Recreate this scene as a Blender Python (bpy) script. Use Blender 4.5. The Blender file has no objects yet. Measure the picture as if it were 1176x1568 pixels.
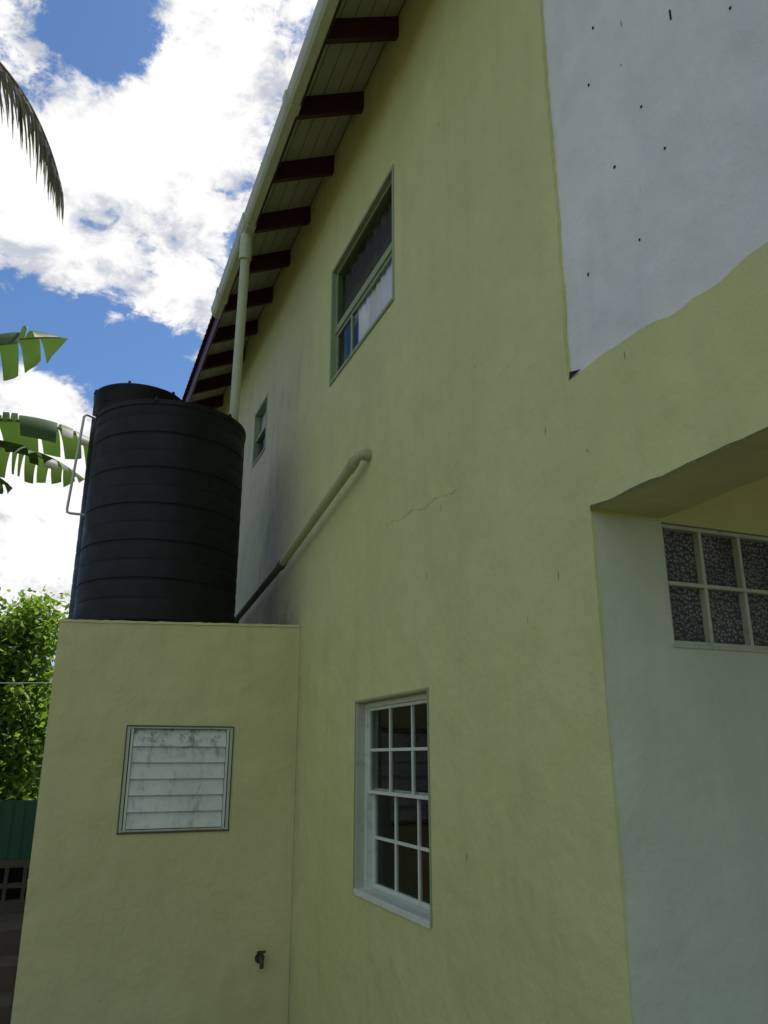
import bpy, bmesh, math, random
from mathutils import Vector, Matrix
rnd = random.Random(7)
S = bpy.context.scene
COL = S.collection

# ------------------------------------------------------------------ helpers
def empty(name, loc=(0, 0, 0)):
    o = bpy.data.objects.new(name, None); o.location = loc; o.empty_display_size = .2
    COL.objects.link(o); return o

def mk(name, verts, faces, mat, parent=None, smooth=False, mats=None, fm=None):
    me = bpy.data.meshes.new(name); me.from_pydata([tuple(v) for v in verts], [], faces)
    for m in (mats or [mat]): me.materials.append(m)
    if fm:
        for p, i in zip(me.polygons, fm): p.material_index = i
    if smooth:
        for p in me.polygons: p.use_smooth = True
    me.update()
    o = bpy.data.objects.new(name, me); COL.objects.link(o)
    if parent: o.parent = parent
    return o

BOXF = [(0, 3, 2, 1), (4, 5, 6, 7), (0, 1, 5, 4), (1, 2, 6, 5), (2, 3, 7, 6), (3, 0, 4, 7)]
class MB:
    def __init__(s): s.v = []; s.f = []
    def box(s, x0, x1, y0, y1, z0, z1):
        b = len(s.v)
        s.v += [(x0, y0, z0), (x1, y0, z0), (x1, y1, z0), (x0, y1, z0), (x0, y0, z1), (x1, y0, z1), (x1, y1, z1), (x0, y1, z1)]
        s.f += [tuple(b + i for i in f) for f in BOXF]; return s
    def hexa(s, pts):
        b = len(s.v); s.v += pts; s.f += [tuple(b + i for i in f) for f in BOXF]; return s
    def tube(s, pts, r, n=14, cap=True):
        pts = [Vector(p) for p in pts]; b = len(s.v)
        rs = r if isinstance(r, (list, tuple)) else [r] * len(pts)
        prev = None
        for i, p in enumerate(pts):
            t = (pts[min(i + 1, len(pts) - 1)] - pts[max(i - 1, 0)]).normalized()
            if prev is None:
                a = Vector((0, 0, 1)) if abs(t.z) < .9 else Vector((1, 0, 0))
                u = t.cross(a).normalized()
            else:
                u = (prev - t * prev.dot(t)).normalized()
            prev = u; w = t.cross(u)
            for k in range(n):
                an = 2 * math.pi * k / n
                s.v.append(tuple(p + (u * math.cos(an) + w * math.sin(an)) * rs[i]))
        for i in range(len(pts) - 1):
            for k in range(n):
                a = b + i * n + k; c = b + i * n + (k + 1) % n
                s.f.append((a, c, c + n, a + n))
        if cap:
            s.f.append(tuple(b + k for k in range(n))[::-1])
            s.f.append(tuple(b + (len(pts) - 1) * n + k for k in range(n)))
        return s
    def obj(s, name, mat, parent=None, smooth=False, bevel=0):
        o = mk(name, s.v, s.f, mat, parent, smooth)
        if bevel:
            m = o.modifiers.new('bevel', 'BEVEL'); m.width = bevel; m.segments = 2; m.limit_method = 'ANGLE'
        if smooth:
            bm = bmesh.new(); bm.from_mesh(o.data)
            for e in bm.edges:
                if len(e.link_faces) == 2 and e.calc_face_angle(0) > .7: e.smooth = False
            bm.to_mesh(o.data); bm.free()
        return o

# ------------------------------------------------------------------ materials
class NT:
    def __init__(s, name):
        s.m = bpy.data.materials.new(name); s.m.use_nodes = True
        s.t = s.m.node_tree; s.t.nodes.clear()
        s.out = s.n('ShaderNodeOutputMaterial'); s.tc = s.n('ShaderNodeTexCoord')
        s.P = s.tc.outputs['Object']
    def n(s, typ, **kw):
        nd = s.t.nodes.new(typ)
        for k, v in kw.items(): setattr(nd, k, v)
        return nd
    def l(s, a, b): s.t.links.new(a, b)
    def scaled(s, sc):
        m = s.n('ShaderNodeMapping'); m.inputs['Scale'].default_value = sc; s.l(s.P, m.inputs[0]); return m.outputs[0]
    def noise(s, scale, detail=4, rough=.55, vec=None, dist=0):
        nd = s.n('ShaderNodeTexNoise'); nd.inputs['Scale'].default_value = scale
        nd.inputs['Detail'].default_value = detail; nd.inputs['Roughness'].default_value = rough
        nd.inputs['Distortion'].default_value = dist
        s.l(vec or s.P, nd.inputs['Vector']); return nd.outputs['Fac']
    def rng(s, v, a, b, c=0, d=1, smooth=False):
        nd = s.n('ShaderNodeMapRange'); nd.clamp = True
        if smooth: nd.interpolation_type = 'SMOOTHSTEP'
        for i, x in enumerate((a, b, c, d)): nd.inputs[i + 1].default_value = x
        s.l(v, nd.inputs[0]); return nd.outputs[0]
    def math(s, op, a, b=None, c=None):
        nd = s.n('ShaderNodeMath', operation=op)
        for i, x in enumerate((a, b, c)):
            if x is None: continue
            if isinstance(x, (int, float)): nd.inputs[i].default_value = x
            else: s.l(x, nd.inputs[i])
        return nd.outputs[0]
    def mix(s, fac, a, b, mode='MIX'):
        nd = s.n('ShaderNodeMix', data_type='RGBA', blend_type=mode)
        for sock, x in ((nd.inputs[0], fac), (nd.inputs[6], a), (nd.inputs[7], b)):
            if isinstance(x, (int, float)): sock.default_value = x
            elif isinstance(x, tuple): sock.default_value = (*x[:3], 1)
            else: s.l(x, sock)
        return nd.outputs[2]
    def bump(s, h, strength, dist=.01, prev=None):
        nd = s.n('ShaderNodeBump'); nd.inputs['Strength'].default_value = strength
        nd.inputs['Distance'].default_value = dist; s.l(h, nd.inputs['Height'])
        if prev: s.l(prev, nd.inputs['Normal'])
        return nd.outputs[0]
    def pri(s, col, rough=.6, normal=None, spec=.5, metallic=0):
        b = s.n('ShaderNodeBsdfPrincipled')
        if isinstance(col, tuple): b.inputs['Base Color'].default_value = (*col, 1)
        else: s.l(col, b.inputs['Base Color'])
        if isinstance(rough, (int, float)): b.inputs['Roughness'].default_value = rough
        else: s.l(rough, b.inputs['Roughness'])
        b.inputs['Specular IOR Level'].default_value = spec; b.inputs['Metallic'].default_value = metallic
        if normal: s.l(normal, b.inputs['Normal'])
        s.l(b.outputs[0], s.out.inputs[0]); return b

def specks(t, scale=(1, 2.2, 1.1), thr=.03, keep=.35):
    v = t.n('ShaderNodeTexVoronoi'); v.inputs['Scale'].default_value = 2.0
    t.l(t.scaled(scale), v.inputs['Vector'])
    d = t.rng(v.outputs['Distance'], thr * .6, thr, 1, 0)
    sp = t.n('ShaderNodeSeparateColor'); t.l(v.outputs['Color'], sp.inputs[0])
    k = t.math('LESS_THAN', sp.outputs[0], keep)
    return t.math('MULTIPLY', d, k)

def wall_mat(name, c1, c2, stains=False, spec_keep=.35, grime=.25):
    t = NT(name)
    big = t.rng(t.noise(.7, 3, .6), .35, .7)
    col = t.mix(big, c1, c2)
    med = t.rng(t.noise(3.2, 4, .65, dist=.5), .35, .75, 0, grime)
    col = t.mix(med, col, tuple(x * .72 for x in c1))
    st = t.rng(t.noise(5, 3, .6, t.scaled((1, 1, .13))), .52, .78, 0, .22)
    col = t.mix(st, col, (c1[0] * .62, c1[1] * .66, c1[2] * .75))
    if stains:
        sep = t.n('ShaderNodeSeparateXYZ'); t.l(t.P, sep.inputs[0])
        Y, Z = sep.outputs[1], sep.outputs[2]
        far = t.rng(Y, 6.3, 8.6, 0, 1, True)
        lo = t.rng(Z, 7.2, 5.8, 0, 1, True)
        f = t.math('MULTIPLY', far, lo)
        n1 = t.noise(1.5, 6, .68, t.scaled((1, 1, .45)), .6)
        f2 = t.math('MULTIPLY', f, t.math('MULTIPLY_ADD', t.rng(n1, .36, .6), .6, .25))
        col = t.mix(f2, col, (.58, .53, .36))
        n2 = t.rng(t.noise(2.6, 6, .74, t.scaled((1, 1, .45)), 1.0), .50, .66, 0, .5)
        col = t.mix(t.math('MULTIPLY', n2, f), col, (.27, .25, .18))
        lown = t.rng(t.noise(3, 5, .7), .35, .6, .3, .9)
        low = t.math('MULTIPLY', t.math('MULTIPLY', t.rng(Z, 3.5, 2.8, 0, 1, True), t.rng(Y, 6.9, 7.6, 0, 1, True)), lown)
        col = t.mix(low, col, (.15, .13, .09))
    sk = specks(t, keep=spec_keep)
    col = t.mix(t.math('MULTIPLY', sk, .8), col, (.06, .055, .04))
    sk2 = specks(t, (1, 5, .9), .05, .12)
    col = t.mix(t.math('MULTIPLY', sk2, .7), col, (.08, .075, .05))
    b = t.bump(t.noise(2.6, 3, .5), .55, .06)
    b = t.bump(t.noise(24, 4, .7), .45, .010, b)
    t.pri(col, .62, b, .3)
    return t.m

GREEN = (.52, .565, .235)
M_green = wall_mat('green_render', GREEN, (.58, .62, .275), True)
M_annex = wall_mat('annex_render', (.56, .56, .265), (.61, .605, .305), False)
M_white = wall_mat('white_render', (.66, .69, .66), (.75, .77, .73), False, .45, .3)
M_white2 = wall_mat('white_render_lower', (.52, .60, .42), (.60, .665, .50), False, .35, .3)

def paint(name, c, rough=.5, var=.25, sc=6, bump=.15, spec=.4, dirt=(.1, .09, .06), dirtamt=.3):
    t = NT(name)
    col = t.mix(t.rng(t.noise(sc, 3, .6), .3, .75, 0, var), c, tuple(x * .6 for x in c))
    col = t.mix(t.rng(t.noise(sc * 2.3, 5, .7), .56, .75, 0, dirtamt), col, dirt)
    t.pri(col, rough, t.bump(t.noise(sc * 8, 2), bump, .004), spec)
    return t.m
M_gutter = paint('gutter_paint', (.46, .52, .36), .45)
M_pvc = paint('pipe_paint', (.38, .42, .23), .5, dirtamt=.6)
M_pvcw = paint('white_pipe', (.55, .57, .52), .45)
M_dark = paint('old_dark_pipe', (.10, .085, .06), .7)
M_maroon = paint('maroon_timber', (.050, .010, .010), .55, .5, 9)
M_soffit = paint('soffit_boards', (.42, .45, .35), .6, .35, 4)
M_frameg = paint('green_frame', (.27, .36, .20), .5, dirtamt=.4)
M_framem = paint('pale_green_frame', (.46, .52, .38), .5, dirtamt=.5)
M_framew = paint('white_frame', (.60, .69, .57), .45, dirtamt=.4)
M_roof = paint('roof_sheet', (.12, .03, .025), .4, .4, 3)
M_black = paint('black_gap', (.012, .011, .009), .8)
M_conc = paint('concrete', (.10, .08, .055), .85, .6, 2, .5, dirt=(.04, .05, .025), dirtamt=.8)
M_curtain_refl = paint('curtain_and_reflection', (.88, .89, .92), .8, .1, 3, dirtamt=0)  # also colours the painted sky reflection in the upper window
M_inside = paint('dark_interior', (.016, .014, .012), .8)
M_wood = paint('interior_wood', (.07, .03, .018), .6)
M_fence = paint('green_fence_paint', (.015, .075, .03), .5, .4, 5)
M_brass = paint('tap_metal', (.05, .045, .03), .45, .5, 30)

def glass_mat():
    t = NT('window_glass')
    fr = t.n('ShaderNodeFresnel'); fr.inputs[0].default_value = 1.5
    g = t.n('ShaderNodeBsdfGlossy'); g.inputs['Roughness'].default_value = .02
    b = t.bump(t.noise(2.2, 2), .12, .02); t.l(b, g.inputs['Normal'])
    tr = t.n('ShaderNodeBsdfTransparent'); tr.inputs[0].default_value = (.9, .93, .91, 1)
    mx = t.n('ShaderNodeMixShader'); t.l(t.math('MULTIPLY_ADD', fr.outputs[0], .62, .0), mx.inputs[0])
    t.l(tr.outputs[0], mx.inputs[1]); t.l(g.outputs[0], mx.inputs[2]); t.l(mx.outputs[0], t.out.inputs[0])
    return t.m
M_glass = glass_mat()

def pattern_glass():
    t = NT('patterned_glass')
    v = t.n('ShaderNodeTexVoronoi'); v.inputs['Scale'].default_value = 55; v.inputs['Randomness'].default_value = .85
    t.l(t.P, v.inputs['Vector'])
    d = t.rng(v.outputs['Distance'], .05, .5)
    col = t.mix(d, (.36, .38, .38), (.07, .075, .08))
    col = t.mix(t.rng(t.noise(5, 3), .4, .7, 0, .8), col, (.03, .035, .035))
    t.pri(col, .18, t.bump(v.outputs['Distance'], .9, .012), .8)
    return t.m
M_pglass = pattern_glass()

def louvre_mat():
    t = NT('louvre_slats')
    col = t.mix(t.rng(t.noise(4, 4), .3, .7), (.60, .67, .58), (.70, .76, .68))
    sep = t.n('ShaderNodeSeparateXYZ'); t.l(t.P, sep.inputs[0])
    up = t.rng(sep.outputs[2], 1.62, 1.88, .1, .9)
    n = t.rng(t.noise(9, 6, .75), .50, .62)
    col = t.mix(t.math('MULTIPLY', n, up), col, (.08, .07, .05))
    col = t.mix(t.rng(t.noise(16, 5, .7, t.scaled((1, 1, .3))), .54, .70, 0, .55), col, (.2, .19, .15))
    t.pri(col, .45, None, .4); return t.m
M_louvre = louvre_mat()

def tank_mat():
    t = NT('black_polyethylene')
    col = t.mix(t.rng(t.noise(2, 4, .65), .4, .75, 0, .6), (.006, .007, .007), (.016, .017, .016))
    col = t.mix(t.rng(t.noise(7, 6, .75, t.scaled((1, 1, .25))), .60, .76, 0, .3), col, (.07, .07, .06))
    rg = t.rng(t.noise(6, 4), .3, .7, .45, .62)
    t.pri(col, rg, t.bump(t.noise(5, 2), .25, .02), .25); return t.m
M_tank = tank_mat()

def leaf_mat(name, c1, c2, trans=.35, scale=1.2, rough=.5, glow=.5):
    t = NT(name)
    gi = t.n('ShaderNodeNewGeometry')
    col = t.mix(t.rng(t.noise(scale, 3), .3, .7), c1, c2)
    col = t.mix(t.math('MULTIPLY', gi.outputs['Random Per Island'], .6), col, tuple(x * .45 for x in c1))
    b = t.pri(col, rough, None, .35)
    tl = t.n('ShaderNodeBsdfTranslucent'); t.l(t.mix(glow, col, (.22, .36, .03), 'ADD'), tl.inputs[0])
    mx = t.n('ShaderNodeMixShader'); mx.inputs[0].default_value = trans
    t.l(b.outputs[0], mx.inputs[1]); t.l(tl.outputs[0], mx.inputs[2]); t.l(mx.outputs[0], t.out.inputs[0])
    return t.m
M_leaf = leaf_mat('bush_leaves', (.09, .16, .02), (.17, .26, .035), .55, 1.0, .5, .8)
M_leafd = leaf_mat('tree_leaves', (.035, .07, .018), (.06, .10, .025), .25)
M_banana = leaf_mat('banana_leaf', (.045, .11, .025), (.08, .15, .04), .35, 3, .5, .3)
M_palm = leaf_mat('palm_leaflets', (.10, .10, .06), (.20, .17, .11), .3, 3, .6, .15)
M_bark = paint('bark', (.13, .10, .07), .9, .6, 8, .6)

def ground_mat():
    t = NT('ground_earth')
    col = t.mix(t.rng(t.noise(.6, 6, .65), .45, .66), (.21, .17, .11), (.085, .11, .042))
    col = t.mix(t.rng(t.noise(9, 5, .7), .4, .7, 0, .5), col, (.15, .115, .075))
    t.pri(col, .95, t.bump(t.noise(12, 4), .5, .04), .1); return t.m
M_ground = ground_mat()

GZ = -0.75
# ------------------------------------------------------------------ ground & hill
v = []; f = []
def gh(x, y):
    d = max(0, y - 45) ; s = max(0, -x - 35)
    return GZ + min(9, d * .06) * (1 + .3 * math.sin(x * .05)) + min(6, s * .06)
xs = [-400, -250, -150, -100, -70, -50, -35, -20, -10, 0, 10, 25, 50, 100, 200, 400]
ys = [-300, -100, -40, -10, 0, 10, 20, 30, 45, 60, 80, 110, 150, 220, 300, 500]
for yy in ys:
    for xx in xs: v.append((xx, yy, gh(xx, yy)))
for j in range(len(ys) - 1):
    for i in range(len(xs) - 1):
        a = j * len(xs) + i; f.append((a, a + 1, a + 1 + len(xs), a + len(xs)))
mk('ground', v, f, M_ground, smooth=True)

# ------------------------------------------------------------------ HOUSE
H = empty('two_storey_house')
YC = 2.65; YE = 14.0; YF = -1.2; ZE = 7.61; HW = 8.0

def holed_wall(name, ys, zs, holes, mat, x, depth, parent, cuts=()):
    allh = list(holes) + list(cuts)
    ys = sorted(set(ys + [h[0] for h in allh] + [h[1] for h in allh]))
    zs = sorted(set(zs + [h[2] for h in allh] + [h[3] for h in allh]))
    vv = [(x, a, b) for b in zs for a in ys]; ff = []
    n = len(ys)
    for j in range(len(zs) - 1):
        for i in range(n - 1):
            cy = (ys[i] + ys[i + 1]) / 2; cz = (zs[j] + zs[j + 1]) / 2
            if any(h[0] < cy < h[1] and h[2] < cz < h[3] for h in allh): continue
            a = j * n + i; ff.append((a, a + n, a + n + 1, a + 1))
    for (a, b, c, d) in holes:
        k = len(vv)
        vv += [(x, a, c), (x, b, c), (x, b, d), (x, a, d), (x + depth, a, c), (x + depth, b, c), (x + depth, b, d), (x + depth, a, d)]
        ff += [(k, k + 1, k + 5, k + 4), (k + 1, k + 2, k + 6, k + 5), (k + 2, k + 3, k + 7, k + 6), (k + 3, k, k + 4, k + 7)]
    return mk(name, vv, ff, mat, parent)

WL = (4.33, 5.57, .77, 2.03); WU = (4.81, 6.40, 4.95, 6.20); WS = (9.0, 9.73, 5.30, 6.07)
holed_wall('side_wall', [YC, 2.76, YE], [GZ - .1, 2.66, 3.3, 7.62], [WL, WU, WS], M_green, 0, .16, H, cuts=[(YC, 2.76, 3.3, 7.62)])
bv = []; bf = []
n = 60
def btop(y): return 3.27 + (.05 * max(0, (y - 2.0) / .65)) + .010 * math.sin(y * 9) + .006 * math.sin(y * 23 + 1)
for i in range(n + 1):
    y = YF + (YC - YF) * i / n
    top = btop(y) + rnd.uniform(-.004, .004) if i < n else 3.3
    bot = 2.66 + (.005 * math.sin(y * 7.) + rnd.uniform(-.003, .003)) * (1 if i < n else 0)
    bv += [(0, y, bot), (0, y, top), (.03, y, top + .006), (.37, y, bot + .0)]
for i in range(n):
    a = i * 4; b = a + 4
    bf += [(a, a + 1, b + 1, b), (a + 1, a + 2, b + 2, b + 1), (a + 3, a, b, b + 3)]
k = len(bv)
bv += [(.37, YF, 2.66), (.37, YC, 2.66), (.37, YC, 3.2), (.37, YF, 3.2)]; bf.append((k, k + 1, k + 2, k + 3))
mk('storey_beam', bv, bf, M_green, H)
mv = []; mf = []
for i in range(61):
    y = YF + (YC - YF) * i / 60
    hgt = max(.001, .006 + .009 * math.sin(y * 5 + 1) + .006 * math.sin(y * 17) + rnd.uniform(-.003, .003))
    mv += [(-.0015, y, 2.652), (-.0015, y, 2.658 + hgt)]
for i in range(60): k = i * 2; mf.append((k, k + 1, k + 3, k + 2))
M_mould = paint('beam_mould', (.13, .145, .05), .9, .5, 30, dirt=(.35, .38, .15), dirtamt=.9)
mk('beam_mould', mv, mf, M_mould, H)
mk('white_upper_wall', [(.022, YF, 3.2), (.022, 2.79, 3.2), (.022, 2.79, 7.62), (.022, YF, 7.62)], [(0, 3, 2, 1)], M_white, H)
gv = []; gf = []
n = 90
for i in range(n + 1):
    z = 3.30 + (7.62 - 3.30) * i / n
    e = 2.735 + .005 * math.sin(z * 4) + .003 * math.sin(z * 13) + rnd.uniform(-.004, .004)
    gv += [(-.0, e, z), (0, 2.76, z), (.03, e, z)]
for i in range(n):
    a = i * 3; b = a + 3
    gf += [(a, b, b + 1, a + 1), (a, a + 2, b + 2, b)]
mk('green_edge', gv, gf, M_green, H)
mk('edge_gap', [(.004, 2.732, 3.31), (.004, 2.728, 3.345), (.004, 2.64, 3.318)], [(0, 1, 2)], M_black, H)
mb = MB()
for (y, z, h, w) in [(1.78, 4.62, .07, .005), (1.88, 4.55, .05, .006), (2.35, 5.0, .012, .009), (2.42, 4.72, .012, .009), (2.3, 4.15, .010, .012), (2.1, 4.3, .009, .009), (2.0, 4.0, .008, .008), (1.6, 4.3, .008, .008), (2.55, 3.75, .016, .006), (2.2, 3.7, .01, .006), (1.5, 3.75, .01, .006)]:
    mb.box(.017, .024, y, y + w, z, z + h)
mb.obj('wall_marks', M_black, H)
# hairline crack in the render
pts = []
for i in range(40):
    q = i / 39; pts.append((5.0 - 1.15 * q, 3.22 - .08 * q + .012 * math.sin(q * 19) + rnd.uniform(-.006, .006)))
cv = []; cf = []
for (y, z) in pts: w = rnd.uniform(.0006, .0022); cv += [(-.0012, y, z - w), (-.0012, y, z + w)]
for i in range(39):
    if rnd.random() < .75: k = i * 2; cf.append((k, k + 1, k + 3, k + 2))
M_crack = paint('crack', (.22, .23, .09), .9)
mk('wall_crack', cv, cf, M_crack, H)

gx0, gx1, gz0, gz1 = .37, 1.28, 2.105, 2.645
def end_wall():
    xs = [0, gx0, gx1, HW]; zs = [GZ - .1, gz0, gz1, 3.25]
    vv = []; ff = []
    for z in zs:
        for x in xs: vv.append((x, YC, z))
    fm = []
    for j in range(3):
        for i in range(3):
            if i == 1 and j == 1: continue
            a = j * 4 + i; ff.append((a, a + 1, a + 5, a + 4)); fm.append(1 if j == 2 else 0)
    k = len(vv); dd = .08
    vv += [(gx0, YC, gz0), (gx1, YC, gz0), (gx1, YC, gz1), (gx0, YC, gz1), (gx0, YC + dd, gz0), (gx1, YC + dd, gz0), (gx1, YC + dd, gz1), (gx0, YC + dd, gz1)]
    for q in [(0, 4, 5, 1), (1, 5, 6, 2), (2, 6, 7, 3), (3, 7, 4, 0)]: ff.append(tuple(k + i for i in q)); fm.append(0)
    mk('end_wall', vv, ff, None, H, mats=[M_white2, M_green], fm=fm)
end_wall()
cv = []; cf = []
for i in range(81):
    z = GZ - .1 + (2.66 - GZ + .1) * i / 80
    w = .010 + .005 * math.sin(z * 6) + rnd.uniform(-.004, .004)
    cv += [(-.0005, YC - .0015, z), (w, YC - .0015, z)]
for i in range(80): k = i * 2; cf.append((k, k + 1, k + 3, k + 2))
mk('corner_paint_edge', cv, cf, M_green, H)
mk('end_window_panes', [(gx0, YC + .05, gz0), (gx1, YC + .05, gz0), (gx1, YC + .05, gz1), (gx0, YC + .05, gz1)], [(0, 1, 2, 3)], M_pglass, H)
mb = MB()
cw = (gx1 - gx0) / 4
for i in range(5):
    c = min(max(gx0 + cw * i, gx0 + .012), gx1 - .012); mb.box(c - .009, c + .009, YC + .016, YC + .06, gz0 + .002, gz1 - .002)
for z in (gz0 + .012, (gz0 + gz1) / 2, gz1 - .012): mb.box(gx0 + .002, gx1 - .002, YC + .012, YC + .058, z - .009, z + .009)
mb.box(gx0 - .01, gx1 + .01, YC - .008, YC + .02, gz0 - .012, gz0 + .003)
mb.obj('end_window_frame', M_framem, H, bevel=.003)
MB().box(.37, HW, YF, YC - .01, 3.1, 3.28).obj('floor_slab', M_white, H)
mb = MB()
mb.box(.05, .3, YF + .05, YF + .3, GZ - .1, 2.66); mb.box(HW - .3, HW - .05, YF + .05, YF + .3, GZ - .1, 3.1)
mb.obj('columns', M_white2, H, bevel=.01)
mk('rear_walls', [(.03, YF, 3.28), (HW, YF, 3.28), (HW, YF, 7.62), (.03, YF, 7.62), (HW, YE, GZ), (HW, YE, 7.62), (0, YE, GZ), (0, YE, 7.62), (HW, YC, GZ), (HW, YC, 3.28), (HW / 2, YF, 9.5), (HW / 2, YE, 9.5)],
   [(0, 1, 2, 10, 3), (1, 9, 8, 4, 5, 2), (4, 6, 7, 11, 5)], M_green, H)

# roof
TAN = .475
def rz(x): return ZE + TAN * x
RY0, RY1 = YF - .6, YE + .6
bd = MB(); w = .128
x = -.645
while x < -.01:
    x1 = min(x + w - .006, 0.0)
    bd.hexa([(x, RY0, rz(x)), (x1, RY0, rz(x1)), (x1, RY1, rz(x1)), (x, RY1, rz(x)), (x, RY0, rz(x) + .02), (x1, RY0, rz(x1) + .02), (x1, RY1, rz(x1) + .02), (x, RY1, rz(x) + .02)])
    x += w
bd.obj('soffit_boards', M_soffit, H)
ry = 4.67 - .86 * 7
mb = MB()
while ry < YE + .5:
    xo = -.62; j = rnd.uniform(-.015, .015)
    dp = .215
    mb.hexa([(xo, ry + j, rz(xo) - dp), (.0, ry + j, rz(0) - dp), (.0, ry + j + .055, rz(0) - dp), (xo, ry + j + .055, rz(xo) - dp),
             (xo, ry + j, rz(xo) - .002), (.0, ry + j, rz(0) - .002), (.0, ry + j + .055, rz(0) - .002), (xo, ry + j + .055, rz(xo) - .002)])
    ry += .862
mb.obj('rafters', M_maroon, H)
MB().box(-.648, -.622, RY0, RY1, rz(-.62) - .235, rz(-.62) + .0).obj('fascia', M_maroon, H)
rv = []; rf = []
ny = int((RY1 - RY0) / .038)
for i in range(ny + 1):
    y = RY0 + (RY1 - RY0) * i / ny
    o = .014 * math.sin(i * math.pi / 2 + .3)
    for xx in (-.70, -.64, HW / 2, HW + .7):
        zz = (rz(xx) if xx <= HW / 2 else rz(HW - xx)) + .045 + o
        rv.append((xx, y, zz))
for i in range(ny):
    for k in range(3):
        a = i * 4 + k; rf.append((a, a + 1, a + 5, a + 4))
mk('roof_sheets', rv, rf, M_roof, H)

prof = [(-.762, 7.165), (-.775, 7.160), (-.772, 7.14), (-.764, 7.10), (-.752, 7.06), (-.728, 7.035), (-.66, 7.03), (-.652, 7.04), (-.652, 7.165), (-.656, 7.165), (-.657, 7.045), (-.725, 7.042), (-.745, 7.065), (-.757, 7.12)]
def extr(prof, y0, y1, grow=0):
    cx = sum(p[0] for p in prof) / len(prof); cz = sum(p[1] for p in prof) / len(prof)
    vv = []; k = len(prof)
    for y in (y0, y1):
        for (a, b) in prof:
            dx, dz = a - cx, b - cz; L = math.hypot(dx, dz) or 1
            vv.append((a + dx / L * grow, y, b + dz / L * grow))
    ff = [(i, (i + 1) % k, k + (i + 1) % k, k + i) for i in range(k)]
    return vv, ff, k
vv, ff, k = extr(prof, RY0, 9.05)
mk('gutter', vv, ff, M_gutter, H)
outer = prof[:9]
def solid(name, y0, y1, grow):
    vv, ff, k = extr(outer, y0, y1, grow); ff = ff + [tuple(range(k))[::-1], tuple(range(k, 2 * k))]
    mk(name, vv, ff, M_gutter, H)
solid('gutter_end_cap', 9.05, 9.07, .006)
for yy in (2.2, 5.36, 8.6): solid('gutter_joint', yy, yy + .10, .015)
solid('gutter_outlet', 7.10, 7.44, .018)
mb = MB()
for yy in (3.6, 6.3, 8.2): mb.box(-.78, -.652, yy, yy + .02, 7.167, 7.172)
mb.obj('gutter_clips', M_gutter, H)
mb = MB()
mb.tube([(-.70, 7.27, 7.03), (-.70, 7.27, 6.86)], .062)
mb.tube([(-.70, 7.27, 6.90), (-.695, 7.29, 6.80), (-.638, 7.74, 4.90)], .05)
mb.obj('downpipe', M_gutter, H, True)
MB().tube([(-.70, 7.27, 6.97), (-.70, 7.27, 6.84), (-.698, 7.29, 6.74)], .066).obj('downpipe_elbow', M_gutter, H, True)
mb = MB()
mb.tube([(.02, 5.32, 3.88), (-.05, 5.32, 3.88), (-.09, 5.34, 3.865), (-.10, 5.42, 3.83), (-.10, 7.58, 3.50)], .038)
mb.tube([(.0, 5.32, 3.88), (-.045, 5.32, 3.88)], .048)
mb.tube([(-.10, 5.40, 3.838), (-.10, 5.52, 3.815)], .045)
mb.obj('waste_pipe', M_pvc, H, True)
mb = MB(); mb.tube([(-.10, 7.50, 3.512), (-.10, 7.62, 3.494)], .046); mb.tube([(-.10, 7.58, 3.50), (-.10, 9.7, 3.29), (-.10, 10.4, 2.9)], .036)
mb.obj('waste_pipe_lower', M_dark, H, True)

# --- windows
def room(name, w, depth=1.2):
    a, b, c, d = w
    e = .6
    vv = [(.165, a - e, c - e), (.165, b + e, c - e), (.165, b + e, d + .3), (.165, a - e, d + .3)]
    vv += [(.165 + depth, p[1], p[2]) for p in vv]
    mk(name, vv, [(4, 5, 6, 7), (0, 1, 5, 4), (1, 2, 6, 5), (2, 3, 7, 6), (3, 0, 4, 7)], M_inside, H)
for nm, w in (('lower_room', WL), ('upper_room', WU), ('small_room', WS)): room(nm, w)

def frame(mb, w, x0, x1, t, head=None, g=.002):
    a, b, c, d = w; h = head or t
    mb.box(x0, x1, a + g, a + t, c + g, d - g); mb.box(x0, x1, b - t, b - g, c + g, d - g)
    mb.box(x0 + .001, x1, a + t, b - t, d - h, d - g)
a, b, c, d = WL
mb = MB(); frame(mb, WL, .065, .158, .035)
mb.box(-.012, .158, a + .004, b - .004, c - .010, c + .03)
mb.obj('lower_window_frame', M_framew, H, bevel=.004)
MB().box(-.007, .001, a - .016, a - .002, c, d + .016).box(-.007, .001, b + .002, b + .016, c, d + .016).box(-.008, .001, a - .002, b + .002, d + .002, d + .016).obj('lower_window_trim', M_frameg, H)
MB().box(.001, .064, b - .012, b - .002, c + .03, d - .002).obj('lower_window_jamb_lining', M_framem, H)
def sash(mb, x, y0, y1, z0, z1, cols, rows, fr=.035, bar=.010, dep=.03):
    mb.box(x, x + dep, y0, y0 + fr, z0, z1); mb.box(x, x + dep, y1 - fr, y1, z0, z1)
    mb.box(x + .001, x + dep - .001, y0 + fr, y1 - fr, z0, z0 + fr); mb.box(x + .001, x + dep - .001, y0 + fr, y1 - fr, z1 - fr, z1)
    for i in range(1, cols):
        q = y0 + fr + (y1 - y0 - 2 * fr) * i / cols; mb.box(x + .004, x + dep - .004, q - bar, q + bar, z0 + fr, z1 - fr)
    for i in range(1, rows):
        q = z0 + fr + (z1 - z0 - 2 * fr) * i / rows; mb.box(x + .006, x + dep - .006, y0 + fr, y1 - fr, q - bar, q + bar)
mid = (c + d) / 2 + .03
mb = MB()
sash(mb, .080, a + .036, b - .036, mid - .02, d - .036, 3, 2, .022)
sash(mb, .117, a + .036, b - .036, c + .031, mid + .015, 3, 2, .03)
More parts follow.
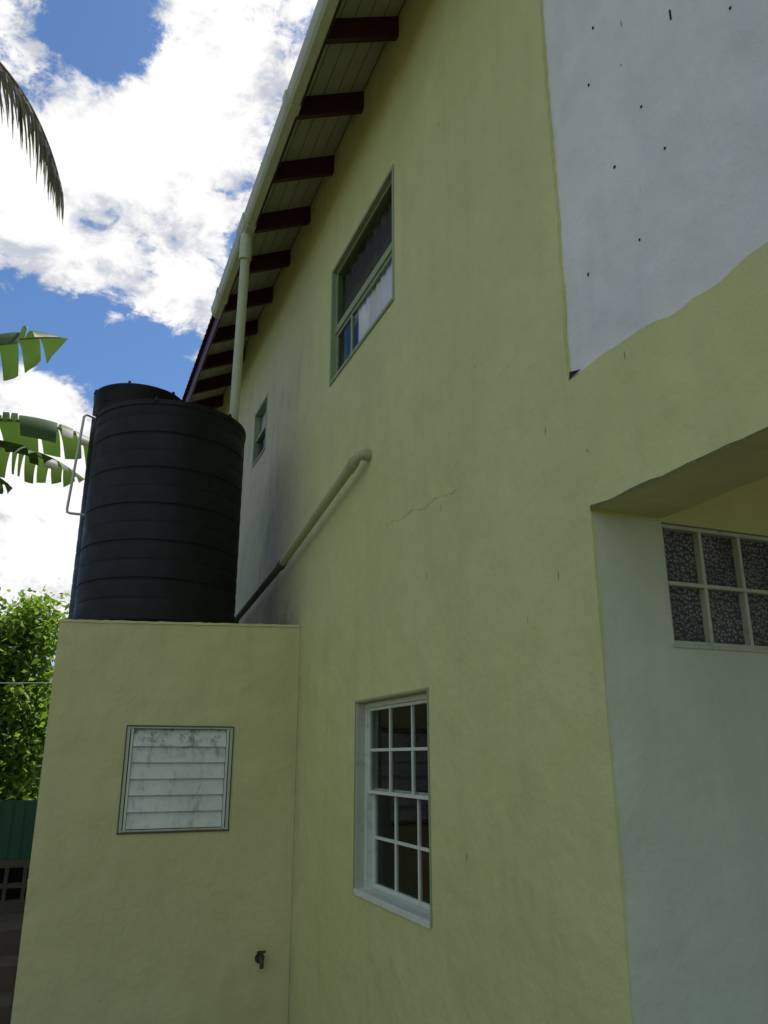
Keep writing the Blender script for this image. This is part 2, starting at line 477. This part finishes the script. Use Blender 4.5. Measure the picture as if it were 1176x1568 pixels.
mb.obj('lower_window_sashes', M_framew, H, bevel=.002)
def pane(name, x, y0, y1, z0, z1):
    mk(name, [(x, y0, z0), (x, y1, z0), (x, y1, z1), (x, y0, z1)], [(0, 3, 2, 1)], M_glass, H)
pane('lower_window_glass', .095, a + .05, b - .05, mid, d - .05)
pane('lower_window_glass', .132, a + .05, b - .05, c + .05, mid)
mb = MB(); mb.box(.55, .6, a - .3, b + .4, c - .3, 1.05); mb.box(.5, .62, 5.0, 5.25, 1.05, 1.32); mb.box(.5, .62, 4.6, 4.68, 1.05, 1.28)
mb.box(.7, .75, a - .2, a + .35, 1.3, 2.1)
mb.obj('interior_furniture', M_wood, H)

a, b, c, d = WU
mb = MB(); frame(mb, WU, -.008, .10, .035)
mb.box(-.014, .10, a + .036, b - .036, c + .002, c + .035)
mb.box(.03, .10, a + .036, b - .036, 5.49, 5.55)
mb.obj('upper_window_frame', M_frameg, H, bevel=.004)
mb = MB(); sash(mb, .045, a + .036, b - .036, c + .036, 5.488, 1, 1, .028, dep=.025); sash(mb, .035, a + .036, b - .036, 5.552, d - .036, 1, 1, .02, dep=.025)
mb.box(.047, .068, 5.92, 5.955, c + .066, 5.459)
mb.obj('upper_window_sashes', M_frameg, H, bevel=.002)
pane('upper_window_glass', .060, a + .06, b - .06, c + .06, 5.47)
pane('upper_window_glass', .047, a + .05, b - .05, 5.565, d - .05)
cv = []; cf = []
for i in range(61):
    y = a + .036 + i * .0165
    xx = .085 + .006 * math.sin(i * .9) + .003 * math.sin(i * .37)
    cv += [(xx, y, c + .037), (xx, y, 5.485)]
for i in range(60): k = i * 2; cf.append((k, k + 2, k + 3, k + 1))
mk('upper_window_bright_reflection', cv, cf, M_curtain_refl, H)  # pale wavy sheet standing in for sky reflected in the lower pane
# grey sheet standing in for the reflection in the top light
M_grey_refl = paint('grey_reflection', (.10, .105, .11), .9, .3, 3, dirtamt=0)
cv = []; cf = []
for i in range(91):
    y = a + .036 + i * .0167
    xx = .13 + .012 * math.sin(i * .55) + .004 * math.sin(i * 1.7)
    cv += [(xx, y, 5.552), (xx, y, d - .04)]
for i in range(90): k = i * 2; cf.append((k, k + 2, k + 3, k + 1))
mk('upper_window_grey_reflection', cv, cf, M_grey_refl, H)

a, b, c, d = WS
mb = MB(); frame(mb, WS, -.006, .11, .03)
mb.box(-.012, .11, a + .031, b - .031, c + .002, c + .03)
mb.box(.02, .09, a + .031, b - .031, 5.66, 5.70)
mb.obj('small_window_frame', M_frameg, H, bevel=.003)
pane('small_window_glass', .06, a + .03, b - .03, c + .03, d - .03)
mk('small_window_curtain', [(.09, a + .031, 5.71), (.09, b - .031, 5.71), (.09, b - .031, d - .031), (.09, a + .031, d - .031)], [(0, 1, 2, 3)], M_curtain_refl, H)

# ------------------------------------------------------------------ ANNEX
AN = empty('annex_building')
YA = 7.14; AX = -2.09; YB = 11.2
wx0, wx1, wz0, wz1 = -1.44, -.605, 1.09, 1.885
ztop = lambda x: 2.83 + .035 * x
vv = []; ff = []
xs = [AX, wx0, wx1, -.002]
def zrow(x): return [GZ - .1, wz0, wz1, ztop(x)]
for x in xs:
    for z in zrow(x): vv.append((x, YA, z))
for i in range(3):
    for j in range(3):
        if i == 1 and j == 1: continue
        p = i * 4 + j; ff.append((p, p + 4, p + 5, p + 1))
k = len(vv); dd = .09
vv += [(wx0, YA, wz0), (wx1, YA, wz0), (wx1, YA, wz1), (wx0, YA, wz1), (wx0, YA + dd, wz0), (wx1, YA + dd, wz0), (wx1, YA + dd, wz1), (wx0, YA + dd, wz1)]
for q in [(0, 4, 5, 1), (1, 5, 6, 2), (2, 6, 7, 3), (3, 7, 4, 0), (4, 7, 6, 5)]: ff.append(tuple(k + i for i in q))
k = len(vv)
vv += [(AX, YA, GZ - .1), (AX, YB, GZ - .1), (AX, YB, ztop(AX)), (AX, YA, ztop(AX)), (-.002, YA, ztop(0)), (-.002, YB, ztop(0)), (-.002, YB, GZ)]
ff += [(k, k + 3, k + 2, k + 1), (k + 3, k + 4, k + 5, k + 2), (k + 1, k + 2, k + 5, k + 6)]
mk('annex_walls', vv, ff, M_annex, AN)
lv = []; lf = []
n = 50
for i in range(n + 1):
    x = AX - .006 + (-.004 - AX) * i / n
    lv += [(x, YA - .006 - rnd.uniform(0, .004), ztop(x) - .012 - rnd.uniform(0, .006)), (x, YA - .005, ztop(x) + .006 + rnd.uniform(-.003, .003)), (x, YA + .12, ztop(x) + .008)]
for i in range(n):
    p = i * 3; lf += [(p, p + 3, p + 4, p + 1), (p + 1, p + 4, p + 5, p + 2)]
mk('annex_roof_lip', lv, lf, M_annex, AN)
mb = MB(); y0 = YA - .008
mb.box(wx0 - .025, wx0, y0, y0 + .06, wz0 - .02, wz1 + .02); mb.box(wx1, wx1 + .025, y0, y0 + .06, wz0 - .02, wz1 + .02)
mb.box(wx0, wx1, y0, y0 + .06, wz1, wz1 + .015); mb.box(wx0, wx1, y0, y0 + .06, wz0 - .015, wz0)
mb.obj('louvre_frame', M_framem, AN, bevel=.003)
mb = MB()
nS = 6; h = (wz1 - wz0 - .02) / nS
for i in range(nS):
    z0 = wz0 + .006 + h * i; z1 = z0 + h + .010
    mb.hexa([(wx0 + .03, y0 + .010, z0), (wx1 - .03, y0 + .010, z0), (wx1 - .03, y0 + .018, z0), (wx0 + .03, y0 + .018, z0),
             (wx0 + .03, y0 + .036, z1), (wx1 - .03, y0 + .036, z1), (wx1 - .03, y0 + .044, z1), (wx0 + .03, y0 + .044, z1)])
mb.obj('louvre_slats', M_louvre, AN)
mb = MB(); mb.box(wx0 + .008, wx0 + .026, y0 + .004, y0 + .05, wz0, wz1); mb.box(wx1 - .026, wx1 - .008, y0 + .004, y0 + .05, wz0, wz1)
mb.obj('louvre_side_channels', M_framew, AN)
MB().box(wx0 + .002, wx1 - .002, YA + .05, YA + .055, wz0 + .002, wz1 - .002).obj('louvre_dark_back', M_black, AN)
mb = MB(); mb.box(wx0 - .036, wx1 + .034, y0 - .003, y0 + .008, wz0 - .030, wz0 - .017); mb.box(wx0 - .034, wx1 + .034, y0 - .003, y0 + .008, wz1 + .016, wz1 + .026)
mb.box(wx0 - .034, wx0 - .026, y0 - .002, y0 + .008, wz0 - .017, wz1 + .016); mb.box(wx1 + .026, wx1 + .032, y0 - .002, y0 + .008, wz0 - .017, wz1 + .016)
mb.obj('louvre_dark_line', M_dark, AN)  # thin dark line around the louvre frame

T = empty('water_tap', (-.26, YA, .08))
mb = MB(); mb.tube([(0, 0, 0), (0, -.05, 0)], .02); mb.tube([(0, -.05, .012), (0, -.075, 0), (0, -.085, -.03), (0, -.085, -.06)], .017)
mb.tube([(0, -.055, 0), (0, -.055, .05)], .011); mb.tube([(-.035, -.055, .053), (.035, -.055, .053)], .010); mb.tube([(0, -.002, 0), (0, -.008, 0)], .04)
mb.obj('tap_body', M_brass, T, True)

# ------------------------------------------------------------------ TANKS
def tank(name, cx, cy, z0, R, H0, rib=.178, dome=.05):
    E = empty(name, (cx, cy, z0))
    pr = [(0, 0), (R * .97, 0), (R, .03)]
    nr = int((H0 - .12) / rib)
    for i in range(nr):
        zz = .06 + i * rib; g = .988 if i % 2 else .993
        pr += [(R, zz), (R * 1.002, zz + rib * .4), (R, zz + rib * .80), (R * g, zz + rib * .86), (R * g, zz + rib * .90), (R * 1.0, zz + rib * .97)]
    pr += [(R * 1.0, H0 - .07), (R * 1.014, H0 - .055), (R * 1.014, H0 - .01), (R * .985, H0)]
    for i in range(1, 9):
        t = i / 8; pr.append((R * (.985 - .66 * t), H0 + dome * math.sin(t * math.pi / 2)))
    zt = H0 + dome
    pr += [(R * .325, zt + .05), (R * .31, zt + .065), (0, zt + .07)]
    n = 96; vv = []; ff = []
    for (r, z) in pr:
        for k in range(n):
            a = 2 * math.pi * k / n; vv.append((r * math.cos(a), r * math.sin(a), z))
    for i in range(len(pr) - 1):
        for k in range(n):
            a = i * n + k; b = i * n + (k + 1) % n; ff.append((a, b, b + n, a + n))
    o = mk('tank_body', vv, ff, M_tank, E, True)
    bm = bmesh.new(); bm.from_mesh(o.data); bmesh.ops.remove_doubles(bm, verts=bm.verts, dist=1e-5)
    for e in bm.edges:
        if len(e.link_faces) == 2 and e.calc_face_angle(0) > .5: e.smooth = False
    bm.to_mesh(o.data); bm.free()
    mb = MB()
    for k in range(6):
        a = math.radians(-108 + 60 * k); c, s = math.cos(a), math.sin(a)
        mb.tube([(c * R * 1.0, s * R * 1.0, H0 - .04), (c * R * .985, s * R * .985, H0 + .02)], [.025, .016], 8)
    mb.obj('tank_lugs', M_tank, E)
    return E
tank('water_tank', -1.23, 8.0, 2.80, .76, 2.17)
tank('water_tank', -1.50, 9.55, 2.80, .54, 3.12, .178, .06)
OP = empty('overflow_pipe', (0, 0, 0))
MB().tube([(-1.85, 8.75, 5.22), (-2.00, 8.6, 5.22), (-2.09, 8.52, 5.215), (-2.115, 8.5, 5.18), (-2.17, 8.5, 4.13), (-2.165, 8.5, 4.09), (-2.13, 8.5, 4.08), (-1.94, 8.5, 4.08)], .014, 10).obj('pipe_run', M_pvcw, OP, True)

# ------------------------------------------------------------------ back-yard bits
FN = empty('green_metal_fence')
mb = MB(); x = -9.0
while x < -2.2:
    mb.box(x, x + .1, 11.0, 11.02, .50, 1.16); mb.box(x + .1, x + .13, 11.012, 11.022, .50, 1.155); x += .13
mb.box(-9, -2.2, 11.03, 11.06, .6, .64); mb.box(-9, -2.2, 11.03, 11.06, 1.02, 1.06)
mb.obj('fence_panels', M_fence, FN)
BW = empty('breeze_block_wall')
mb = MB(); mb.box(-9, -2.15, 10.95, 11.1, .42, .50); mb.box(-9, -2.15, 10.95, 11.1, .0, .06); mb.box(-9, -2.15, 10.96, 11.09, .2, .24)
x = -9.0
while x < -2.15: mb.box(x, x + .04, 10.961, 11.089, .06, .42); x += .2
mb.obj('pierced_blocks', M_conc, BW)
MB().box(-9, -2.15, 10.9, 11.15, GZ, .0).obj('block_base', M_conc, BW)
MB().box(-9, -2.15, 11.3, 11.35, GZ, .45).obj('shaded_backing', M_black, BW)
ST = empty('concrete_steps')
mb = MB(); mb.box(-4.5, -2.11, 9.9, 10.9, GZ, -.05); mb.box(-4.5, -2.11, 9.4, 9.9, GZ, -.28); mb.box(-4.5, -2.11, 8.9, 9.4, GZ, -.5)
mb.obj('treads', M_conc, ST, bevel=.015)
CB = empty('overhead_cable')
MB().tube([(-12, 13.5, 2.95), (-8, 13.6, 2.72), (-5, 13.8, 2.68), (-2.1, 14.2, 2.82), (2, 15, 3.2)], .007, 6).obj('cable', M_pvcw, CB, True)

# ------------------------------------------------------------------ foliage
def foliage(name, blobs, mat, count, size, seed, asp=.5, trunk=None):
    r = random.Random(seed); vv = []; ff = []
    tot = sum((b[3] * b[4] * b[5]) ** .67 for b in blobs)
    for (x, y, z, a, b_, c) in blobs:
        nn = int(count * (a * b_ * c) ** .67 / tot)
        ncl = max(6, nn // 26)
        for _ in range(ncl):
            d = Vector((r.gauss(0, 1), r.gauss(0, 1), r.gauss(0, 1))).normalized(); q = r.uniform(.45, 1.15)
            C = Vector((x + d.x * a * q, y + d.y * b_ * q, z + d.z * c * q)); cs = r.uniform(.8, 1.9) * size
            for _ in range(26):
                p = C + Vector((r.gauss(0, cs), r.gauss(0, cs), r.gauss(0, cs * .8)))
                u = Vector((r.gauss(0, 1), r.gauss(0, 1), r.gauss(-.3, .6))).normalized()
                w = u.cross(Vector((r.gauss(0, 1), r.gauss(0, 1), r.gauss(0, 1)))).normalized()
                L = size * r.uniform(.5, 1.5); W = L * asp * .5
                k = len(vv)
                vv += [p, p + u * L * .45 + w * W, p + u * L + Vector((0, 0, -L * .15)), p + u * L * .45 - w * W]
                ff.append((k, k + 1, k + 2, k + 3))
    E = empty(name)
    mk('leaves', vv, ff, mat, E)
    if trunk:
        mb = MB()
        for t in trunk: mb.tube(t[0], t[1], 8)
        mb.obj('trunk_and_limbs', M_bark, E, True)
    return E
foliage('leafy_bushes', [(-2.9, 15.5, 1.3, .9, .7, .8), (-2.6, 15.7, 2.2, .7, .7, .7), (-2.9, 16.0, 3.0, .7, .7, .8), (-2.55, 16.2, 3.95, .42, .5, .60), (-3.1, 16.2, 3.9, .45, .5, .45), (-3.9, 16, 3.0, .9, .8, .9), (-5.2, 16, 2.0, 1.3, 1, 1.4), (-1.4, 17, 2, 1., 1, 1.2), (-2.5, 15, .3, 1.3, .8, .8)], M_leaf, 40000, .13, 3, .5,
        trunk=[([(-2.9, 16.4, GZ), (-2.85, 16.4, 1.5), (-2.7, 16.5, 2.8), (-2.55, 16.4, 3.9)], [.12, .09, .06, .02]), ([(-2.85, 16.4, 1.5), (-3.4, 16.3, 2.6), (-3.8, 16.1, 3.5)], [.07, .05, .02])])
tl = []
r2 = random.Random(5)
for i in range(22):
    tl.append((-3 - i * 1.3, 24 + r2.uniform(-2, 3), r2.uniform(1.2, 1.9), 2.2, 1.8, r2.uniform(1.8, 2.6)))
for i in range(10):  # out-of-view row added so the lower windows reflect something dark
    tl.append((-15 + r2.uniform(-1, 1), -4 + i * 2.6, 1.4, 1.8, 2.0, r2.uniform(1.8, 2.6)))
foliage('distant_and_reflected_trees', tl, M_leafd, 36000, .26, 8, .6)

def leaf_path(p0, d, L, droop, n=28):
    pts = []; p = Vector(p0); t = Vector(d).normalized()
    for i in range(n + 1):
        pts.append(p.copy()); p = p + t * (L / n)
        t = (t + Vector((0, 0, -droop / n))).normalized()
    return pts
def banana_leaf(vv, ff, p0, d, L, W, droop, r, tatter=.5, sag=.5):
    pts = leaf_path(p0, d, L, droop)
    n = len(pts) - 1
    for side in (-1, 1):
        i = 0
        while i < n:
            st = r.randint(1, 3) if r.random() < tatter else r.randint(3, 6)
            j = min(n, i + st)
            hang = r.uniform(.75, 1.2) * sag
            def wid(k):
                t = k / n; return W * max(.02, min(1, t * 5) * (1 - max(0, (t - .7) / .3) ** 2))
            prev = None
            lenf = r.uniform(.75, 1.05)
            for k in range(i, j + 1):
                t = (pts[min(n, k + 1)] - pts[max(0, k - 1)]).normalized()
                s = t.cross(Vector((0, 0, 1))).normalized() * side
                shr = 0.0
                if k == i and i > 0: shr = .05
                if k == j and j < n: shr = -.05
                row = []
                w = wid(k) * lenf
                q0 = pts[k].copy()
                for m in range(6):
                    q = m / 5
                    row.append(q0 + t * (q * (.12 + shr) * W))
                    an = .25 - hang * 1.5 * (q + .1)
                    an = max(an, -1.45)
                    q0 = q0 + (s * math.cos(an) + Vector((0, 0, math.sin(an)))) * (w / 5)
                base = len(vv); vv += row
                if prev is not None:
                    for m in range(5): ff.append((prev + m, prev + m + 1, base + m + 1, base + m))
                prev = base
            i = j
    return pts
def banana(name, base, top, leaves, seed):
    r = random.Random(seed); E = empty(name); vv = []; ff = []; mb = MB()
    mb.tube([base, ((base[0] + top[0]) / 2, (base[1] + top[1]) / 2, (base[2] + top[2]) / 2), top], [.17, .13, .08], 12)
    for (d, L, W, dr, ta, sg) in leaves:
        pts = banana_leaf(vv, ff, top, d, L, W, dr, r, ta, sg)
        mb.tube(pts, [.03 * (1 - i / len(pts)) + .006 for i in range(len(pts))], 6)
    mk('leaf_blades', vv, ff, M_banana, E, True); mb.obj('stem_and_midribs', M_frameg, E, True)
banana('banana_plant', (-4.3, 10.3, GZ), (-4.25, 10.2, 5.14),
       [((1.0, -.05, .80), 2.6, .66, 1.25, .75, 1.15), ((.95, .25, .5), 2.3, .55, .9, .9, 1.2), ((.9, -.2, .1), 1.5, .5, .8, .8, 1.1), ((-1, 0, .8), 2.2, .4, 1.3, .7, .8), ((-.3, 1, .8), 2.2, .4, 1.3, .7, .8), ((-.6, -.8, .9), 2.2, .4, 1.2, .7, .8)], 4)
banana('banana_plant', (-4.7, 9.8, GZ), (-4.5, 9.7, 5.55),
       [((1.0, .05, 1.10), 2.35, .78, .75, .05, .95), ((-1, .2, 1), 2.2, .4, 1.2, .7, .7), ((-.2, -1, 1), 2.0, .4, 1.1, .7, .7), ((0, .9, 1), 2, .4, 1, .6, .8)], 9)

def palm():
    E = empty('coconut_palm'); vv = []; ff = []; mb = MB(); r = random.Random(2)
    top = Vector((-6.30, 9.2, 10.30))
    mb.tube([(-7.3, 9.8, GZ), (-7.2, 9.7, 2), (-6.9, 9.5, 6), tuple(top)], [.22, .17, .14, .12], 12)
    fr = []
    for k in range(13):
        an = math.radians(50 + k * 21.5)
        fr.append((Vector((math.cos(an), math.sin(an), r.uniform(.1, 1.1))), 3.3, r.uniform(1.4, 2.4)))
    fr.append((Vector((1.0, -.02, .75)), 4.7, 2.55))
    for (d, L, dr) in fr:
        pts = leaf_path(top, d, L, dr, 44)
        mb.tube(pts, [.035 * (1 - i / len(pts)) + .006 for i in range(len(pts))], 6)
        for i in range(6, 45):
            t = (pts[min(44, i + 1)] - pts[i - 1]).normalized()
            s0 = t.cross(Vector((0, 0, 1)))
            s0 = s0.normalized() if s0.length > .05 else Vector((0, 1, 0))
            for side in (-1, 1):
                for rep in range(2):
                    ln = 1.1 * (1 - .4 * (i / 44) ** 2) * r.uniform(.6, 1.1)
                    u = (s0 * side * .5 + t * .75 + Vector((r.uniform(-.15, .25), 0, -.4 + r.uniform(-.3, .2)))).normalized()
                    p = pts[i] + t * rep * .04; w = t * .010 + Vector((.007, 0, 0))
                    k = len(vv); q = p
                    for m in range(4):
                        wd = w * (1, 1.3, .9, .15)[m]
                        vv += [q - wd, q + wd]
                        u = (u + Vector((0, 0, -.45))).normalized(); q = q + u * ln / 3
                    for m in range(3):
                        b = k + m * 2; ff.append((b, b + 1, b + 3, b + 2))
    mk('fronds', vv, ff, M_palm, E); mb.obj('trunk_and_ribs', M_bark, E, True)
palm()

# ------------------------------------------------------------------ WORLD
SUN = Vector((.36, .30, .88)).normalized()
el = math.asin(SUN.z); az = math.atan2(SUN.x, SUN.y)
W = bpy.data.worlds.new('World'); S.world = W; W.use_nodes = True
nt = W.node_tree; nt.nodes.clear()
def wn(t, **k):
    nd = nt.nodes.new(t)
    for a, b in k.items(): setattr(nd, a, b)
    return nd
out = wn('ShaderNodeOutputWorld'); bg = wn('ShaderNodeBackground'); bg.inputs[1].default_value = .125
nt.links.new(bg.outputs[0], out.inputs[0])
sky = wn('ShaderNodeTexSky'); sky.sky_type = 'NISHITA'; sky.sun_disc = False
sky.sun_elevation = el; sky.sun_rotation = az; sky.ozone_density = 2.0; sky.dust_density = .4; sky.air_density = 1.0
tc = wn('ShaderNodeTexCoord'); D = tc.outputs['Generated']
def wmath(op, a, b=None, c=None):
    nd = wn('ShaderNodeMath', operation=op)
    for i, x in enumerate((a, b, c)):
        if x is None: continue
        if isinstance(x, (int, float)): nd.inputs[i].default_value = x
        else: nt.links.new(x, nd.inputs[i])
    return nd.outputs[0]
def wrng(v, a, b, c=0, d=1, sm=True):
    nd = wn('ShaderNodeMapRange'); nd.interpolation_type = 'SMOOTHSTEP' if sm else 'LINEAR'
    for i, x in enumerate((a, b, c, d)): nd.inputs[i + 1].default_value = x
    nt.links.new(v, nd.inputs[0]); return nd.outputs[0]
def wnoise(sc, det, ro, dist=0, off=(0, 0, 0)):
    mp = wn('ShaderNodeMapping'); mp.inputs['Location'].default_value = off; mp.inputs['Scale'].default_value = (1, 1, 1.5); nt.links.new(D, mp.inputs[0])
    nd = wn('ShaderNodeTexNoise'); nd.inputs['Scale'].default_value = sc; nd.inputs['Detail'].default_value = det
    nd.inputs['Roughness'].default_value = ro; nd.inputs['Distortion'].default_value = dist
    nt.links.new(mp.outputs[0], nd.inputs['Vector']); return nd.outputs['Fac']
blobs = [((-.069, .773, .631), 5.5, .60), ((-.030, .765, .643), 3.5, .42), ((-.082, .819, .569), 4.8, .55), ((.06, .702, .71), 5.0, .42), ((.045, .735, .677), 3.5, .30),
         ((.075, .767, .638), 4.5, .42), ((.053, .831, .553), 3.5, .28), ((-.014, .856, .517), 3.2, .40), ((.121, .662, .739), 6, .4), ((.103, .847, .522), 4, .4),
         ((-.075, .919, .386), 4, .32), ((-.051, .956, .29), 7, .42), ((-.05, .973, .224), 7, .45), ((-.115, .695, .71), 3, .20),
         ((-.072, .874, .48), 4.0, -.35), ((.03, .888, .458), 5, -.42), ((-.076, .723, .686), 3.6, -.40), ((-.036, .81, .583), 2.0, -.45), ((-.02, .70, .715), 3.6, -.45),
         ((-.75, -.4, .5), 60, .22)]  # broad unseen cloud behind the camera, added to brighten the shaded walls
acc = None
for (v, deg, amp) in blobs:
    vd = wn('ShaderNodeVectorMath', operation='DOT_PRODUCT'); nt.links.new(D, vd.inputs[0]); vd.inputs[1].default_value = Vector(v).normalized()
    m = wrng(vd.outputs['Value'], math.cos(math.radians(deg * 1.3)), 1, 0, amp)
    acc = m if acc is None else wmath('ADD', acc, m)
n1 = wnoise(7.5, 6, .62, .3)
n2 = wnoise(22, 6, .66, .4, (3, 1, 2))
base = wmath('ADD', wmath('MULTIPLY', n1, 1.5), wmath('MULTIPLY', n2, 1.5))
tot = wmath('ADD', base, acc)
mask = wrng(tot, 1.50, 1.82)
shade = wrng(wmath('ADD', wmath('MULTIPLY', tot, .5), wmath('MULTIPLY', wnoise(12, 5, .65, .3, (7, 2, 1)), 1.3)), 1.38, 1.74)
cm = wn('ShaderNodeMix', data_type='RGBA'); nt.links.new(shade, cm.inputs[0])
cm.inputs[6].default_value = (4.6, 4.9, 5.5, 1); cm.inputs[7].default_value = (8.3, 8.2, 8.1, 1)
sc = wn('ShaderNodeMix', data_type='RGBA', blend_type='MULTIPLY'); sc.inputs[0].default_value = 1; nt.links.new(sky.outputs[0], sc.inputs[6]); sc.inputs[7].default_value = (.62, .80, 1.0, 1)
mx = wn('ShaderNodeMix', data_type='RGBA'); nt.links.new(mask, mx.inputs[0]); nt.links.new(sc.outputs[2], mx.inputs[6]); nt.links.new(cm.outputs[2], mx.inputs[7])
nt.links.new(mx.outputs[2], bg.inputs[0])

sl = bpy.data.lights.new('sun', 'SUN'); sl.energy = 5.0; sl.angle = math.radians(.5); sl.color = (1, .95, .87)
so = bpy.data.objects.new('sun', sl); COL.objects.link(so); so.rotation_euler = SUN.to_track_quat('Z', 'Y').to_euler()

# ------------------------------------------------------------------ CAMERA
cd = bpy.data.cameras.new('camera'); cam = bpy.data.objects.new('camera', cd); COL.objects.link(cam)
cam.location = (-2.0, 0, 1.65); cam.rotation_euler = (math.radians(90 + 17.3), 0, math.radians(-21.7))
cd.sensor_fit = 'VERTICAL'; cd.sensor_height = 36; cd.sensor_width = 27; cd.lens = 36 * 1208 / 1568; cd.clip_end = 2000; cd.clip_start = .05
S.camera = cam
S.view_settings.view_transform = 'Standard'; S.view_settings.look = 'None'; S.view_settings.exposure = 0
